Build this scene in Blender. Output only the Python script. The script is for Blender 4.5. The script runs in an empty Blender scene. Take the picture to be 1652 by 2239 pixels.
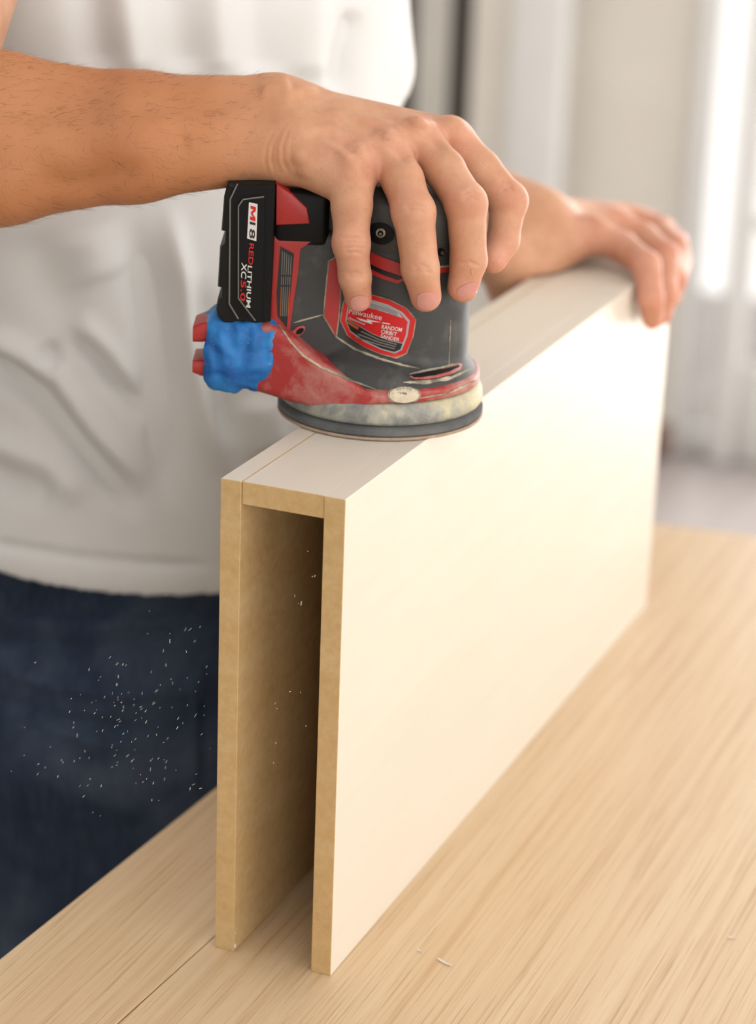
import bpy, bmesh, math, random
import numpy as np
from mathutils import Vector, Matrix, noise as nz
from mathutils.bvhtree import BVHTree

random.seed(7); RNG = np.random.default_rng(7)
scene = bpy.context.scene
COL = scene.collection

# ------------------------------------------------------------------ camera
IW, IH = 1652, 2239
FPX = 5138.5
YAW, PITCH, ROLL = 0.384128, 0.346492, 0.036939
CAM = np.array([-1.119349, -0.471900, 0.731462])        # table top is z = 0
cy, sy = math.cos(YAW), math.sin(YAW)
VD = np.array([cy * math.cos(PITCH), sy * math.cos(PITCH), -math.sin(PITCH)])
_r = np.array([sy, -cy, 0.0]); _u = np.cross(_r, VD)
VR = math.cos(ROLL) * _r + math.sin(ROLL) * _u
VU = -math.sin(ROLL) * _r + math.cos(ROLL) * _u
cam_d = bpy.data.cameras.new('camera'); cam = bpy.data.objects.new('camera', cam_d); COL.objects.link(cam)
cam.matrix_world = Matrix(((VR[0], VU[0], -VD[0], CAM[0]), (VR[1], VU[1], -VD[1], CAM[1]), (VR[2], VU[2], -VD[2], CAM[2]), (0, 0, 0, 1)))
cam_d.sensor_fit = 'VERTICAL'; cam_d.sensor_height = 36.0; cam_d.sensor_width = 36.0
cam_d.lens = FPX / IH * 36.0
cam_d.clip_start = 0.05; cam_d.clip_end = 60
cam_d.dof.use_dof = True; cam_d.dof.focus_distance = 1.345; cam_d.dof.aperture_fstop = 4.2
scene.camera = cam
cy_ = scene.cycles; cy_.max_bounces = 4; cy_.diffuse_bounces = 2; cy_.use_light_tree = False; cy_.use_adaptive_sampling = True; cy_.adaptive_threshold = 0.03; cy_.glossy_bounces = 2; cy_.transmission_bounces = 3; cy_.transparent_max_bounces = 6
cy_.caustics_reflective = False; cy_.caustics_refractive = False

# ------------------------------------------------------------------ world, lights, exposure
w = bpy.data.worlds.new('world'); scene.world = w; w.use_nodes = True
w.node_tree.nodes['Background'].inputs[0].default_value = (1.0, 0.97, 0.93, 1)
w.node_tree.nodes['Background'].inputs[1].default_value = 1.3
def area(name, loc, target, sx, sy_, power, color):
    l = bpy.data.lights.new(name, 'AREA'); l.shape = 'RECTANGLE'; l.size = sx; l.size_y = sy_
    l.energy = power; l.color = color
    o = bpy.data.objects.new(name, l); COL.objects.link(o); o.location = loc
    o.rotation_euler = (Vector(target) - Vector(loc)).to_track_quat('-Z', 'Y').to_euler()
    return o
area('side_window_daylight', (0.3, -2.62, 0.80), (0.3, 0.0, 0.2), 5.4, 1.7, 24, (1.0, 0.99, 0.98))
area('front_fill', (-3.1, -1.5, 0.75), (0.1, 0.0, 0.2), 2.2, 1.5, 30, (1.0, 0.99, 0.98))  # added fill from the camera side; the wall there has no window
area('back_wall_fill', (1.9, 3.45, 0.7), (2.9, 0.0, -0.1), 2.2, 1.5, 40, (1.0, 0.985, 0.97))  # added fill to brighten the back wall; no window is built behind it
area('glass_door_daylight', (3.55, -0.45, 0.35), (0.3, 0.15, 0.3), 1.9, 2.2, 60, (1.0, 0.98, 0.96))
area('overhead_fill', (-0.1, 0.25, 1.66), (0.1, 0.2, 0.0), 2.4, 2.0, 10, (1.0, 0.985, 0.96))  # added soft fill from above for box top and table, no fixture
vs = scene.view_settings
vs.view_transform = 'Standard'; vs.look = 'None'; vs.exposure = 0.2; vs.gamma = 1.0; vs.use_curve_mapping = False

# ------------------------------------------------------------------ helpers: pixels and frames
def ray(x, y): return VD + (x - IW / 2) / FPX * VR - (y - IH / 2) / FPX * VU
def onz(x, y, z): v = ray(x, y); return CAM + v * (z - CAM[2]) / v[2]
def ony(x, y, Y): v = ray(x, y); return CAM + v * (Y - CAM[1]) / v[1]
def onx(x, y, X): v = ray(x, y); return CAM + v * (X - CAM[0]) / v[0]
def atd(x, y, dep): return CAM + ray(x, y) * dep
def project(P):
    v = P - CAM; D = v @ VD
    return np.stack([IW / 2 + FPX * (v @ VR) / D, IH / 2 - FPX * (v @ VU) / D], -1)
BH = 0.2993; BL = 0.652; BW = 0.0762; BT = 0.0127       # box height, length, width, board thickness
SC = np.array([0.1617, 0.0471, BH])                      # sander axis on the box top
RH = np.array([VR[0], VR[1], 0.0]); RH /= np.linalg.norm(RH)
DH = np.array([VD[0], VD[1], 0.0]); DH /= np.linalg.norm(DH)
def L(x, y, dy):
    """pixel at depth offset dy (mm) from the sander's axis plane -> sander frame, mm"""
    v = ray(x, y); t = ((SC + DH * dy / 1000 - CAM) @ DH) / (v @ DH); P = CAM + v * t - SC
    return np.array([P @ RH * 1000, P @ DH * 1000, P[2] * 1000])
def S2W(P):
    P = np.asarray(P, float) / 1000
    return SC + P[..., 0:1] * RH + P[..., 1:2] * DH + P[..., 2:3] * np.array([0, 0, 1.0])
SM = Matrix(((RH[0], DH[0], 0, SC[0]), (RH[1], DH[1], 0, SC[1]), (0, 0, 1, SC[2]), (0, 0, 0, 1)))

# ------------------------------------------------------------------ helpers: objects
def tag(o, label=None, cat=None, group=None, kind=None):
    if label: o['label'] = label
    if cat: o['category'] = cat
    if group: o['group'] = group
    if kind: o['kind'] = kind
    return o
def link(name, me, mat=None, parent=None):
    o = bpy.data.objects.new(name, me); COL.objects.link(o)
    if mat is not None:
        for m in (mat if isinstance(mat, (list, tuple)) else [mat]): me.materials.append(m)
    if parent is not None: o.parent = parent
    return o
def empty(name, mw=None):
    o = bpy.data.objects.new(name, None); COL.objects.link(o); o.empty_display_size = 0.05
    if mw is not None: o.matrix_world = mw
    return o
def np_mesh(name, V, F, smooth=True):
    me = bpy.data.meshes.new(name)
    V = np.asarray(V, np.float32); F = np.asarray(F, np.int32)
    k = F.shape[1]
    me.vertices.add(len(V)); me.vertices.foreach_set('co', V.ravel())
    me.loops.add(F.size); me.loops.foreach_set('vertex_index', F.ravel())
    me.polygons.add(len(F)); me.polygons.foreach_set('loop_start', np.arange(0, F.size, k, dtype=np.int32))
    me.polygons.foreach_set('loop_total', np.full(len(F), k, np.int32))
    me.polygons.foreach_set('use_smooth', np.full(len(F), smooth))
    me.update(calc_edges=True); me.validate()
    return me
def bm_mesh(name, bm, smooth=False, angle=None):
    bmesh.ops.recalc_face_normals(bm, faces=bm.faces)
    me = bpy.data.meshes.new(name); bm.to_mesh(me); bm.free()
    if smooth:
        for p_ in me.polygons: p_.use_smooth = True
        if angle: me.set_sharp_from_angle(angle=math.radians(angle))
    return me
def box_bm(lo, hi, bevel=0.0, seg=2):
    bm = bmesh.new(); bmesh.ops.create_cube(bm, size=1)
    lo = Vector(lo); hi = Vector(hi)
    for v in bm.verts: v.co = Vector([lo[i] + (v.co[i] + .5) * (hi[i] - lo[i]) for i in range(3)])
    if bevel: bmesh.ops.bevel(bm, geom=bm.edges[:], offset=bevel, segments=seg, profile=.5, affect='EDGES')
    return bm
def box(name, lo, hi, mat, parent=None, bevel=0.0, seg=2):
    return link(name, bm_mesh(name, box_bm(lo, hi, bevel, seg), bevel > 0, 40), mat, parent)
def lathe(profile, n=96, close=True):
    """profile: list of (r, z)"""
    bm = bmesh.new(); rings = []
    for r_, z_ in profile:
        if r_ < 1e-6: rings.append([bm.verts.new((0, 0, z_))])
        else: rings.append([bm.verts.new((r_ * math.cos(2 * math.pi * i / n), r_ * math.sin(2 * math.pi * i / n), z_)) for i in range(n)])
    for a, b in zip(rings, rings[1:]):
        for i in range(n):
            j = (i + 1) % n
            if len(a) == 1 and len(b) == 1: continue
            if len(a) == 1: bm.faces.new((a[0], b[j], b[i]))
            elif len(b) == 1: bm.faces.new((a[i], a[j], b[0]))
            else: bm.faces.new((a[i], a[j], b[j], b[i]))
    return bm
def loft(sections, cap=True):
    bm = bmesh.new(); R = [[bm.verts.new(p) for p in s] for s in sections]
    n = len(R[0])
    for a, b in zip(R, R[1:]):
        for i in range(n): bm.faces.new((a[i], a[(i + 1) % n], b[(i + 1) % n], b[i]))
    if cap: bm.faces.new(R[0][::-1]); bm.faces.new(R[-1])
    return bm
def rrect(y0, y1, z0, z1, rad, n=5):
    pts = []
    for cx, cz, a0 in ((y1 - rad, z1 - rad, 0), (y0 + rad, z1 - rad, 90), (y0 + rad, z0 + rad, 180), (y1 - rad, z0 + rad, 270)):
        for i in range(n): a = math.radians(a0 + 90 * i / (n - 1)); pts.append((cx + rad * math.cos(a), cz + rad * math.sin(a)))
    return pts

# ------------------------------------------------------------------ helpers: implicit surfaces
def smin(a, b, k):
    h = np.maximum(k - np.abs(a - b), 0) / k
    return np.minimum(a, b) - h * h * k * .25
def smax(a, b, k): return -smin(-a, -b, k)
def cone(P, a, b, ra, rb):
    a = np.asarray(a, np.float32); b = np.asarray(b, np.float32); ab = b - a
    t = np.clip(((P - a) @ ab) / max(float(ab @ ab), 1e-9), 0, 1)
    d = P - a - t[:, None] * ab
    return np.sqrt((d * d).sum(1)) - (ra + (rb - ra) * t)
def ball(P, c, r_): return np.sqrt(((P - np.asarray(c, np.float32)) ** 2).sum(1)) - r_
def ellipsoid(P, c, rad):
    q = (P - np.asarray(c, np.float32)) / np.asarray(rad, np.float32)
    return (np.sqrt((q * q).sum(1)) - 1) * min(rad)
def mesh_sdf(f, lo, hi, h, lip=1.25):
    """surface nets over the zero set of f (vectorised); returns verts, quads"""
    lo = np.asarray(lo, float); hi = np.asarray(hi, float)
    B = 16
    nb = np.ceil((hi - lo) / (h * B)).astype(int)
    n = nb * B
    cb = np.stack(np.meshgrid(*[np.arange(k) for k in nb], indexing='ij'), -1).reshape(-1, 3)
    cen = lo + (cb + .5) * B * h
    dc = f(cen.astype(np.float32))
    act = np.abs(dc) < h * (B + 2) * .5 * math.sqrt(3) * lip
    G = np.repeat(np.repeat(np.repeat(dc.reshape(nb), B, 0), B, 1), B, 2).astype(np.float32)
    loc = np.stack(np.meshgrid(*[np.arange(B)] * 3, indexing='ij'), -1).reshape(-1, 3)
    ab = cb[act]
    step = 40
    for i in range(0, len(ab), step):
        blk = ab[i:i + step]
        idx = (blk[:, None, :] * B + loc[None]).reshape(-1, 3)
        v = f((lo + (idx + .5) * h).astype(np.float32))
        G[idx[:, 0], idx[:, 1], idx[:, 2]] = v
    s = G < 0
    nx, ny, nz = n
    cnt = np.zeros((nx - 1, ny - 1, nz - 1), np.int8)
    for dx in (0, 1):
        for dy in (0, 1):
            for dz in (0, 1): cnt += s[dx:nx - 1 + dx, dy:ny - 1 + dy, dz:nz - 1 + dz]
    cells = np.argwhere((cnt > 0) & (cnt < 8))
    ids = np.full(cnt.shape, -1, np.int32); ids[cells[:, 0], cells[:, 1], cells[:, 2]] = np.arange(len(cells))
    acc = np.zeros((len(cells), 3)); num = np.zeros(len(cells))
    cs = [(a, b, c) for a in (0, 1) for b in (0, 1) for c in (0, 1)]
    val = {c: G[cells[:, 0] + c[0], cells[:, 1] + c[1], cells[:, 2] + c[2]] for c in cs}
    for c in cs:
        for ax in range(3):
            if c[ax] == 0:
                e = list(c); e[ax] = 1; e = tuple(e)
                a, b = val[c], val[e]; m = (a < 0) != (b < 0)
                t = np.where(m, a / np.where(m, a - b, 1), 0)
                pt = np.tile(np.array(c, float), (len(cells), 1)); pt[:, ax] = t
                acc += pt * m[:, None]; num += m
    V = lo + (cells + acc / num[:, None] + .5) * h
    quads = []
    for ax in range(3):
        o1, o2 = (ax + 1) % 3, (ax + 2) % 3
        sl0 = [slice(1, None)] * 3; sl1 = [slice(1, None)] * 3
        sl0[ax] = slice(0, -1); sl1[ax] = slice(1, None)
        for k in (o1, o2): sl0[k] = slice(1, -1); sl1[k] = slice(1, -1)
        A = s[tuple(sl0)]; Bb = s[tuple(sl1)]
        e = np.argwhere(A != Bb)
        if len(e) == 0: continue
        inside = A[e[:, 0], e[:, 1], e[:, 2]]
        base = e.copy(); base[:, o1] += 1; base[:, o2] += 1
        def cid(d1, d2):
            q = base.copy(); q[:, o1] -= d1; q[:, o2] -= d2
            return ids[q[:, 0], q[:, 1], q[:, 2]]
        q = np.stack([cid(1, 1), cid(0, 1), cid(0, 0), cid(1, 0)], 1)
        q[~inside] = q[~inside][:, ::-1]
        quads.append(q)
    F = np.concatenate(quads); F = F[(F >= 0).all(1)]
    return V, F
def relax(V, F, it=1, lam=.5):
    e = np.concatenate([F[:, [0, 1]], F[:, [1, 2]], F[:, [2, 3]], F[:, [3, 0]]])
    for _ in range(it):
        acc = np.zeros_like(V); num = np.zeros(len(V))
        for c in range(3):
            acc[:, c] = np.bincount(e[:, 0], V[e[:, 1], c], len(V)) + np.bincount(e[:, 1], V[e[:, 0], c], len(V))
        num = np.bincount(e[:, 0], minlength=len(V)) + np.bincount(e[:, 1], minlength=len(V))
        V = V + lam * (acc / np.maximum(num, 1)[:, None] - V)
    return V
def normals(V, F):
    n = np.cross(V[F[:, 2]] - V[F[:, 0]], V[F[:, 3]] - V[F[:, 1]])
    N = np.zeros_like(V)
    for c in range(3):
        for k in range(4): N[:, c] += np.bincount(F[:, k], n[:, c], len(V))
    return N / np.maximum(np.linalg.norm(N, axis=1), 1e-12)[:, None]
def seg_dist(Q, poly):
    d = np.full(len(Q), 1e9); along = np.zeros(len(Q)); run = 0.0
    tot = sum(math.dist(a, b) for a, b in zip(poly, poly[1:]))
    for a, b in zip(poly, poly[1:]):
        a = np.array(a, float); b = np.array(b, float); ab = b - a
        t = np.clip(((Q - a) @ ab) / max(ab @ ab, 1e-9), 0, 1)
        e = np.linalg.norm(Q - a - t[:, None] * ab, axis=1); m = e < d
        d = np.where(m, e, d); along = np.where(m, (run + t * np.linalg.norm(ab)) / max(tot, 1e-9), along); run += np.linalg.norm(ab)
    return d, along
def emboss(V, F, marks, passes=1):
    """push the side that faces the photographer in or out along modelled folds, creases and tendons (world coords)"""
    N = normals(V, F); q = project(V); vv = V - CAM; vv /= np.linalg.norm(vv, axis=1)[:, None]
    face = np.clip(-(N * vv).sum(1) * 2.0, 0, 1)
    D = np.zeros(len(V))
    for poly, sig, amp in marks:
        lo = np.min(poly, 0) - 4 * sig; hi = np.max(poly, 0) + 4 * sig
        m = ((q > lo) & (q < hi)).all(1) & (face > 0)
        if m.any():
            dd, tt = seg_dist(q[m], poly)
            u0 = 1.0 if poly[0][0] <= 0 or poly[0][1] <= 0 else 0.0        # folds that run on out of view do not fade there
            fade = np.clip(np.maximum(tt * 3.5 + .1, u0), 0, 1) * np.clip((1 - tt) * 3.5 + .1, 0, 1)
            D[m] += amp * np.exp(-(dd / sig) ** 2) * (fade * fade * (3 - 2 * fade))
    return V + N * (D * face)[:, None]

# ------------------------------------------------------------------ helpers: panels laid on a surface
def bvh_of(me):
    return BVHTree.FromPolygons([v.co.copy() for v in me.vertices], [tuple(p_.vertices) for p_ in me.polygons])
SMI = SM.inverted()
def surf_hit(bvh, px, py, inv):
    o = inv @ Vector(CAM); d_ = (inv.to_3x3() @ Vector(ray(px, py))).normalized()
    h, n, i, dist = bvh.ray_cast(o, d_)
    if h is None:
        # miss: nearest surface point to the closest approach
        q = o + d_ * 1.35
        h, n, i, dist = bvh.find_nearest(q)
    if n.dot(d_) > 0: n = -n
    return h, n
def shell_from_2d(tris, pts2, hitf, up, down):
    """tris on 2D points -> thin solid panel following the surface"""
    bm = bmesh.new(); T = []; Bt = []
    for (x, y) in pts2:
        h, n = hitf(x, y)
        T.append(bm.verts.new(h + n * up)); Bt.append(bm.verts.new(h - n * down))
    cnt = {}
    for t in tris:
        try: bm.faces.new([T[i] for i in t])
        except ValueError: continue
        for a, b in zip(t, t[1:] + t[:1]): cnt[(a, b)] = cnt.get((a, b), 0) + 1
    for (a, b) in list(cnt):
        if (b, a) not in cnt:
            try: bm.faces.new((T[b], T[a], Bt[a], Bt[b]))
            except ValueError: pass
    return bm
def subdivide_poly(poly, maxlen, holes=()):
    bm = bmesh.new()
    vs_ = [bm.verts.new((x, y, 0)) for x, y in poly]
    es = [bm.edges.new((vs_[i], vs_[(i + 1) % len(vs_)])) for i in range(len(vs_))]
    for hp in holes:
        hv = [bm.verts.new((x, y, 0)) for x, y in hp]
        es += [bm.edges.new((hv[i], hv[(i + 1) % len(hv)])) for i in range(len(hv))]
    bmesh.ops.triangle_fill(bm, edges=es, use_beauty=True)
    for _ in range(7):
        long = [e for e in bm.edges if e.calc_length() > maxlen]
        if not long: break
        bmesh.ops.subdivide_edges(bm, edges=long, cuts=1)
        bmesh.ops.triangulate(bm, faces=bm.faces[:])
    bmesh.ops.recalc_face_normals(bm, faces=bm.faces)
    bm.verts.index_update()
    pts = [(v.co.x, v.co.y) for v in bm.verts]; tris = [tuple(v.index for v in f.verts) for f in bm.faces]
    bm.free(); return pts, tris
def panel(name, poly, bvh, mat, parent, up=.0006, down=.0015, maxlen=9, inv=None, holes=(), smooth=True):
    pts, tris = subdivide_poly(poly, maxlen, holes)
    inv = inv or SMI
    bm = shell_from_2d(tris, pts, lambda x, y: surf_hit(bvh, x, y, inv), up, down)
    return link(name, bm_mesh(name, bm, smooth, 45), mat, parent)
def text_2d(body, bold=.012, shear=0.0):
    cu = bpy.data.curves.new('lettering', 'FONT'); cu.body = body; cu.size = 1; cu.shear = shear
    cu.resolution_u = 3
    if bold: cu.offset = float(bold)
    o = bpy.data.objects.new('lettering', cu); COL.objects.link(o)
    dg = bpy.context.evaluated_depsgraph_get(); me = bpy.data.meshes.new_from_object(o.evaluated_get(dg))
    bpy.data.objects.remove(o); bpy.data.curves.remove(cu)
    P = np.array([v.co[:2] for v in me.vertices]); T = []
    me.calc_loop_triangles(); T = [tuple(t.vertices) for t in me.loop_triangles]
    bpy.data.meshes.remove(me)
    P = P - P.min(0); P /= P.max(0)
    return P, T
def lettering(name, body, quad, hitf, mat, parent, up=.0004, bold=.012):
    """quad: pixel positions of text's bottom-left, bottom-right, top-left corners"""
    P, T = text_2d(body, bold)
    a, b, c = [np.array(q, float) for q in quad]
    pts = [tuple(a + (b - a) * u_ + (c - a) * v_) for u_, v_ in P]
    bm = bmesh.new(); vs_ = []
    for x, y in pts:
        h, n = hitf(x, y); vs_.append(bm.verts.new(h + n * up))
    for t in T:
        try: bm.faces.new([vs_[i] for i in t])
        except ValueError: pass
    me = bpy.data.meshes.new(name); bm.to_mesh(me); bm.free()
    return link(name, me, mat, parent)
def extrude_xz(poly, y0, y1, bevel=0):
    bm = bmesh.new()
    a = [bm.verts.new((x, y0, z)) for x, z in poly]; b = [bm.verts.new((x, y1, z)) for x, z in poly]
    bm.faces.new(a); bm.faces.new(b[::-1]); n = len(a)
    for i in range(n): bm.faces.new((a[i], b[i], b[(i + 1) % n], a[(i + 1) % n]))
    bmesh.ops.recalc_face_normals(bm, faces=bm.faces)
    if bevel:
        ed = [e for e in bm.edges if all(abs(v.co.y - y0) < 1e-9 for v in e.verts) or all(abs(v.co.y - y1) < 1e-9 for v in e.verts)]
        bmesh.ops.bevel(bm, geom=ed, offset=bevel, segments=2, profile=.5, affect='EDGES')
    return bm

# ------------------------------------------------------------------ materials
def srgb(r_, g_, b_):
    f = lambda c: (c / 255 / 12.92) if c <= 10 else ((c / 255 + .055) / 1.055) ** 2.4
    return (f(r_), f(g_), f(b_), 1)
class Mat:
    def __init__(s, name, color=(128, 128, 128), rough=.6, **kw):
        s.m = bpy.data.materials.new(name); s.m.use_nodes = True
        s.t = s.m.node_tree; s.N = s.t.nodes; s.K = s.t.links
        s.b = s.N['Principled BSDF']; s.b.inputs['Base Color'].default_value = srgb(*color)
        s.b.inputs['Roughness'].default_value = rough
        for k, v in kw.items(): s.b.inputs[k.replace('_', ' ')].default_value = v
        s.tc = s.N.new('ShaderNodeTexCoord')
    def mapped(s, scale, rot=(0, 0, 0)):
        m = s.N.new('ShaderNodeMapping'); m.inputs['Scale'].default_value = scale; m.inputs['Rotation'].default_value = rot
        s.K.new(s.tc.outputs['Object'], m.inputs['Vector']); return m.outputs['Vector']
    def noise(s, scale, vec=None, detail=4, rough=.55, dist=0):
        n = s.N.new('ShaderNodeTexNoise'); n.inputs['Scale'].default_value = scale; n.inputs['Detail'].default_value = detail
        n.inputs['Roughness'].default_value = rough; n.inputs['Distortion'].default_value = dist
        s.K.new(vec if vec is not None else s.tc.outputs['Object'], n.inputs['Vector']); return n.outputs['Fac']
    def ramp(s, fac, stops):
        r_ = s.N.new('ShaderNodeValToRGB'); e = r_.color_ramp.elements
        while len(e) < len(stops): e.new(.5)
        for el, (p_, c) in zip(e, stops): el.position = p_; el.color = c if len(c) == 4 else srgb(*c)
        s.K.new(fac, r_.inputs['Fac']); return r_.outputs['Color']
    def mix(s, fac, a, b, mode='MIX'):
        m = s.N.new('ShaderNodeMix'); m.data_type = 'RGBA'; m.blend_type = mode
        for sock, v in ((m.inputs[0], fac), (m.inputs[6], a), (m.inputs[7], b)):
            if isinstance(v, (int, float)): sock.default_value = v
            elif isinstance(v, tuple): sock.default_value = v if len(v) == 4 else srgb(*v)
            else: s.K.new(v, sock)
        return m.outputs[2]
    def color(s, c): s.K.new(c, s.b.inputs['Base Color']); return s
    def roughness(s, c): s.K.new(c, s.b.inputs['Roughness']); return s
    def bump(s, h, dist=.001, strength=.5):
        n = s.N.new('ShaderNodeBump'); n.inputs['Distance'].default_value = dist; n.inputs['Strength'].default_value = strength
        s.K.new(h, n.inputs['Height']); s.K.new(n.outputs['Normal'], s.b.inputs['Normal']); return s
    def attr(s, name):
        a = s.N.new('ShaderNodeAttribute'); a.attribute_name = name; return a
G = lambda v: (v, v, v, 1)

def m_table():
    m = Mat('oak_veneer', rough=.36)
    rot = (0, 0, math.radians(3.0))
    g1 = m.noise(1, m.mapped((2.2, 150, 1), rot), 5, .6, .35)
    g2 = m.noise(1, m.mapped((9, 520, 1), rot), 3, .6)
    g3 = m.noise(1, m.mapped((.7, 13, 1), rot), 3, .5, .5)
    c = m.ramp(g1, [(.30, (204, 166, 124)), (.52, (228, 197, 158)), (.72, (236, 211, 176))])
    c0 = c
    c = m.mix(.55, c, m.ramp(g3, [(.3, (222, 187, 144)), (.7, (236, 209, 172))]), 'MIX')
    c = m.mix(m.ramp(g1, [(.30, G(.28)), (.44, G(0))]), c, (198, 152, 100))
    c = m.mix(m.ramp(g2, [(.34, G(.5)), (.46, G(0))]), c, (184, 140, 92))
    m.color(c); m.bump(g2, .0004, .35); return m.m
def m_face():
    m = Mat('maple_melamine', rough=.38)
    g = m.noise(3, m.mapped((1, 1, 1)), 3); g2 = m.noise(1, m.mapped((3, 60, 60)), 4, .6)
    c = m.ramp(g, [(.3, (240, 230, 214)), (.7, (242, 235, 222))]); c = m.mix(.18, c, m.ramp(g2, [(.3, (230, 214, 190)), (.7, (246, 238, 226))]))
    m.color(c); m.bump(m.noise(900), .0002, .15); return m.m
def m_edge():
    m = Mat('mdf_core', rough=.8)
    g = m.noise(160, None, 6, .7); g2 = m.noise(14, m.mapped((1, 1, 3)), 3)
    c = m.ramp(g, [(.3, (204, 166, 110)), (.7, (228, 196, 144))]); c = m.mix(.35, c, m.ramp(g2, [(.3, (208, 168, 110)), (.7, (232, 204, 158))]))
    m.color(c); m.bump(g, .0004, .4); return m.m
def m_simple(name, col, rough=.5, noise_amt=.0, scale=60, dark=None, **kw):
    m = Mat(name, col, rough, **kw)
    if noise_amt:
        d = dark or tuple(int(c * .7) for c in col)
        m.color(m.mix(noise_amt, srgb(*col), m.ramp(m.noise(scale), [(.35, d), (.65, col)])))
    return m.m
def m_dusty(name, col, rough, dust=(205, 196, 178), amt=.5, lo=.52, hi=.75, scale=70, bumpd=.0002):
    """plastic or rubber with smeared pale sanding dust"""
    m = Mat(name, col, rough)
    a = m.noise(scale, None, 6, .65, .3); b = m.noise(scale * .28, None, 4, .6, .6)
    geo = m.N.new('ShaderNodeNewGeometry'); 
    f = m.ramp(m.mix(.5, a, b), [(lo, G(0.06)), (hi, G(amt))])
    fine = m.ramp(m.noise(900, None, 2), [(.68, G(0)), (.78, G(.2))])
    f = m.mix(1.0, f, fine, 'ADD')
    m.color(m.mix(f, srgb(*col), srgb(*dust))); m.bump(m.noise(1500, None, 2), bumpd, .4); return m.m

MT_TABLE = m_table(); MT_FACE = m_face(); MT_EDGE = m_edge()
MT_WALL = m_simple('wall_paint_beige', (236, 229, 218), .85, .1, 4)
MT_WHITE = m_simple('white_trim_paint', (240, 238, 234), .5, .08, 6)
MT_GREYDOOR = m_simple('grey_door_paint', (206, 201, 192), .6, .1, 6)
MT_DARK = m_simple('dark_brown_wood', (44, 30, 22), .6, .5, 20)
MT_FLOOR = None
def m_floor():
    m = Mat('floor_boards', rough=.35)
    g = m.noise(1, m.mapped((1.2, 14, 1)), 4, .6, .4)
    m.color(m.ramp(g, [(.3, (150, 140, 136)), (.7, (172, 164, 162))])); m.bump(g, .001, .1); return m.m
MT_FLOOR = m_floor()
def m_glass():
    m = Mat('window_glass', (255, 255, 255), .02)
    tr = m.N.new('ShaderNodeBsdfTransparent'); gl = m.N.new('ShaderNodeBsdfGlossy'); gl.inputs['Roughness'].default_value = .02
    mx = m.N.new('ShaderNodeMixShader'); mx.inputs[0].default_value = .05
    m.K.new(tr.outputs[0], mx.inputs[1]); m.K.new(gl.outputs[0], mx.inputs[2]); m.K.new(mx.outputs[0], m.N['Material Output'].inputs['Surface'])
    return m.m
MT_GLASS = m_glass()
MT_BRASS = m_simple('brown_rubber_stop', (120, 78, 52), .6, .3)

# ------------------------------------------------------------------ the room
FZ = -0.90
WX = 3.75
def struct(o): o['kind'] = 'structure'; return o
struct(box('floor', (-3.2, -2.8, FZ - .1), (5.2, 3.6, FZ), MT_FLOOR))
# back wall with an opening for the glass door (y < 0.79) and one for the double door to the left
bw = empty('wall_back'); struct(bw)
box('wall_panel', (WX, 0.80, FZ), (WX + .15, 1.315, 1.6), MT_WALL, bw)
box('wall_panel', (WX, 1.50, FZ), (WX + .15, 3.6, 1.6), MT_WALL, bw)
box('wall_panel', (WX, -2.8, FZ), (WX + .15, -1.0, 1.6), MT_WALL, bw)
box('wall_panel', (WX, -1.0, 1.2), (WX + .15, 1.5, 1.6), MT_WALL, bw)
struct(box('trim_1', (WX - .06, 1.085, FZ), (WX - .002, 1.205, 1.6), MT_WHITE, None, .01))
d1 = struct(box('door_1', (WX - .004, 1.366, FZ + .01), (WX + .04, 1.446, 1.2), MT_GREYDOOR, None, .004))
box('dark_frame', (WX + .0, 1.446, FZ + .01), (WX + .12, 1.50, 1.2), MT_DARK, d1, .003)
box('dark_frame', (WX + .0, 1.315, FZ + .01), (WX + .12, 1.366, 1.2), MT_DARK, d1, .003)
# glass door
w1 = empty('window_1'); struct(w1)
box('window_frame', (WX - .03, 0.775, FZ), (WX + .06, 0.80, 1.2), MT_WHITE, w1, .006)
box('side_pane', (WX + .018, 0.70, FZ + .06), (WX + .024, 0.775, 1.2), MT_GLASS, w1)
box('bottom_rail', (WX, 0.70, FZ), (WX + .05, 0.775, FZ + .06), MT_WHITE, w1, .006)
box('window_frame', (WX - .03, 0.66, FZ), (WX + .06, 0.70, 1.2), MT_WHITE, w1, .006)
box('window_frame', (WX - .03, -0.99, FZ), (WX + .06, -0.88, 1.2), MT_WHITE, w1, .008)
box('bottom_rail', (WX - .0, -0.88, FZ), (WX + .05, 0.66, FZ + .22), MT_WHITE, w1, .006)
for k in range(1, 5):
    yv = 0.66 - k * 0.31
    box('muntin', (WX + .005, yv - .012, FZ + .22), (WX + .04, yv + .012, 1.2), MT_WHITE, w1, .003)
for k in range(1, 6):
    zv = FZ + .22 + k * .31
    box('muntin', (WX + .005, -0.88, zv - .012), (WX + .04, 0.66, zv + .012), MT_WHITE, w1, .003)
for k in range(5):
    for j in range(6):
        y1 = 0.66 - k * .31 - .012; z0 = FZ + .22 + j * .31 + .012
        box('pane', (WX + .018, max(y1 - .286, -.88), z0), (WX + .024, y1, min(z0 + .286, 1.2)), MT_GLASS, w1)
struct(box('baseboard_back', (WX - .018, 0.80, FZ), (WX, 1.085, FZ + .09), MT_WALL, None, .004))
st = box('door_stop', (WX - .075, 0.795, FZ), (WX - .02, 0.85, FZ + .075), MT_BRASS, None, .012, 3)
tag(st, 'small brown door stop on the floor by the beige wall', 'door stop')
struct(box('ceiling', (-3.2, -2.8, 1.7), (5.2, 3.6, 1.8), MT_WHITE))
struct(box('wall_left', (-3.2, 3.6, FZ), (5.2, 3.7, 1.8), MT_WALL))
struct(box('wall_front', (-3.3, -2.8, FZ), (-3.2, 3.7, 1.8), MT_WALL))
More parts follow.
